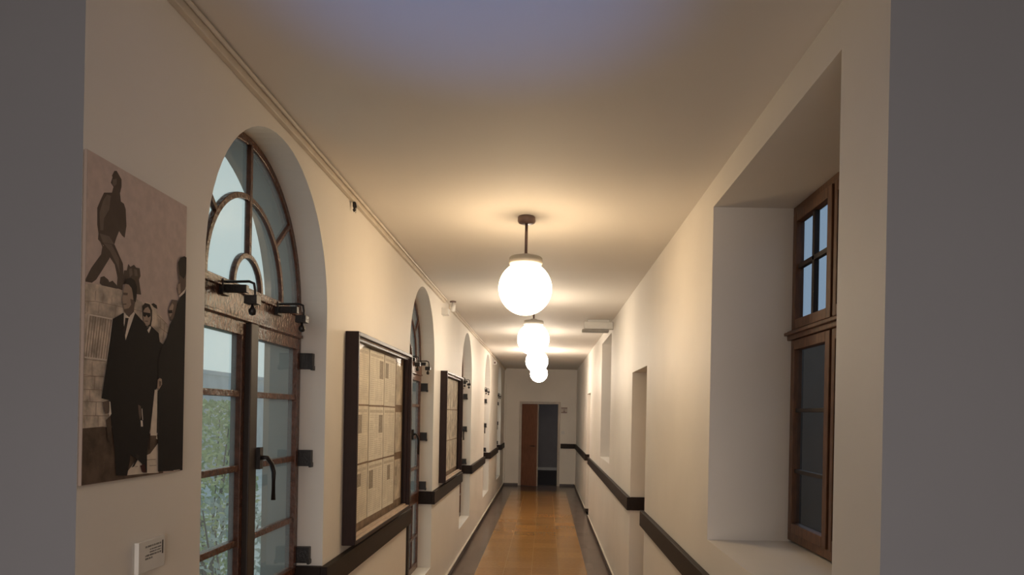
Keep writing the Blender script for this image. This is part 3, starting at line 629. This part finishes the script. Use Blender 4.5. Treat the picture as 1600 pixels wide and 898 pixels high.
for rn, za, zb in rows:
    for cn, ya, yb in cols:
        sd_ += 1; page('newspaper_page', ya, yb, za, zb, 'paper' if (sd_ % 3) else 'paper2', sd_, 'yellowed newspaper page in the %s row, %s column of the nearer display case' % (rn, cn), 'newspaper pages in the nearer display case')
for i, (rn, za, zb) in enumerate(rows):
    page('newspaper_cutting', 4.785, 4.985, za+0.01, zb-0.03, 'paper3', 40+i, 'narrow browner cutting at the far right edge of the nearer display case, %s row' % rn, 'narrow cuttings at the right edge of the nearer display case')
def sketch(y0, y1, z0, z1, seed, label):
    rnd = random.Random(seed); b = MB(); W = y1-y0; Hh = z1-z0; b.box((0, 0, 0), (0.002, W, Hh), 'paper3')
    for s in range(7):
        y, z, a = rnd.uniform(0.1, W-0.1), 0.03, math.pi/2+rnd.uniform(-0.5, 0.5); pts = [(y, z)]
        for k in range(9):
            a += rnd.uniform(-0.45, 0.45); y = min(max(y+0.03*math.cos(a), 0.015), W-0.015); z = min(max(z+0.028*abs(math.sin(a)), 0.01), Hh-0.02); pts.append((y, z))
        b.ribbon(pts, 0.006, 0.0021, 0.0026, 'ink')
    o = b.build('sketch_page', normals=False); o.location = (XL+0.0105, y0, z0); return tag(o, label, 'page', 'sketch pages in the farther display case')
for r_, (rn, za, zb) in enumerate(rows):
    for c_, (cn, ya, yb) in enumerate((('left', 6.93, 7.52), ('right', 7.54, 8.14))):
        sketch(ya, yb, za, zb, 60+r_*3+c_, 'brownish page with a branching sketch, %s row %s side of the farther display case' % (rn, cn))

# ---------------------------------------------------------------- small fixtures
root = empty('junction_box', (XL, 6.87, 2.775)); tag(root, 'small pale box on the left wall just under the ceiling, beside the second arch', 'junction box')
b = MB(); b.box((0.001, -0.0, -0.03), (0.065, 0.10, 0.03)); b.build('box_body', 'white', root, bevel=0.004)
b = MB(); b.box((0.001, -0.006, -0.034), (0.010, 0.106, 0.034)); b.build('back_plate', 'white', root, bevel=0.002)
root = empty('corner_sensor', (XL+0.075, 7.12, H)); tag(root, 'pale cylindrical sensor hanging from the ceiling beside the left wall', 'sensor')
b = MB(); b.lathe([(0.0, 0), (0.032, 0), (0.032, -0.012), (0.0, -0.012)], 24); b.build('mount', 'lamprod', root)
b = MB(); b.lathe([(0.0, -0.012), (0.014, -0.012), (0.014, -0.03), (0.026, -0.034), (0.026, -0.10), (0.020, -0.108), (0.0, -0.108)], 24); b.build('body', 'white', root)
root = empty('alarm_box', (XL, 13.75, 2.78)); tag(root, 'tiny pale box high on the left wall after the fourth arch', 'junction box')
b = MB(); b.box((0.001, 0, -0.035), (0.06, 0.10, 0.035)); b.build('box_body', 'white', root, bevel=0.004); b = MB(); b.box((0.012, -0.003, -0.02), (0.045, 0.0, 0.02)); b.build('front_plate', 'lamprod', root)
b = MB(); b.tube([(0.0, 0, 0.012), (0.004, 0.0, 0), (0.006, 0.002, -0.018), (0.004, 0.001, -0.036), (0.003, 0, -0.046)], [0.003, 0.010, 0.011, 0.009, 0.002], 10)
b.tube([(0.006, 0, 0.0), (0.014, 0.004, -0.02), (0.010, 0.006, -0.05)], 0.0015, 6)
o = b.build('cable_end', 'iron'); o.location = (XL+0.014, 3.655, H-0.048); tag(o, 'short black cable end sticking out under the trunking at the top of the left wall', 'cable')
# emergency light by the second deep window on the right
root = empty('emergency_light', (XR, 8.25, H)); tag(root, 'pale box light with a clear lower lens, jutting from the right wall under the ceiling', 'emergency light')
b = MB(); b.box((-0.34, 0, -0.115), (-0.001, 0.09, -0.03)); b.build('housing', 'white', root, bevel=0.006)
b = MB(); b.box((-0.365, -0.01, -0.150), (-0.05, 0.10, -0.118)); b.build('lens', 'lampcap', root, bevel=0.006)
b = MB(); b.box((-0.30, 0.02, -0.03), (-0.04, 0.07, -0.001)); b.build('mounting_block', 'white', root, bevel=0.003)
# sign and switch on the end wall
root = empty('door_sign', (0.47, YE, 1.90)); tag(root, 'small pale sign with a dark band and figure symbol, beside the end door', 'sign')
b = MB(); b.box((-0.078, -0.012, -0.075), (0.078, -0.001, 0.075)); b.build('plate', 'framepale', root, bevel=0.002)
b = MB(); b.box((-0.078, -0.0135, 0.04), (0.078, -0.012, 0.068)); b.box((-0.07, -0.0135, -0.068), (0.07, -0.012, -0.045))
b.face([(-0.022, -0.0136, -0.046), (0.022, -0.0136, -0.046), (0.007, -0.0136, 0.0), (-0.007, -0.0136, 0.0)]); b.lathe([(0, -0.011), (0.008, -0.008), (0.011, 0), (0.008, 0.008), (0, 0.011)], 14, c=(0, -0.0115, 0.012))
b.build('figure_symbol', 'lamprod', root)
root = empty('light_switch', (0.45, YE, 1.34)); tag(root, 'small pale light switch on the end wall, below the door sign', 'light switch')
b = MB(); b.box((-0.04, -0.01, -0.04), (0.04, -0.001, 0.04)); b.build('switch_plate', 'white', root, bevel=0.002); b = MB(); b.box((-0.014, -0.016, -0.022), (0.014, -0.01, 0.022)); b.build('rocker', 'white', root, bevel=0.001)
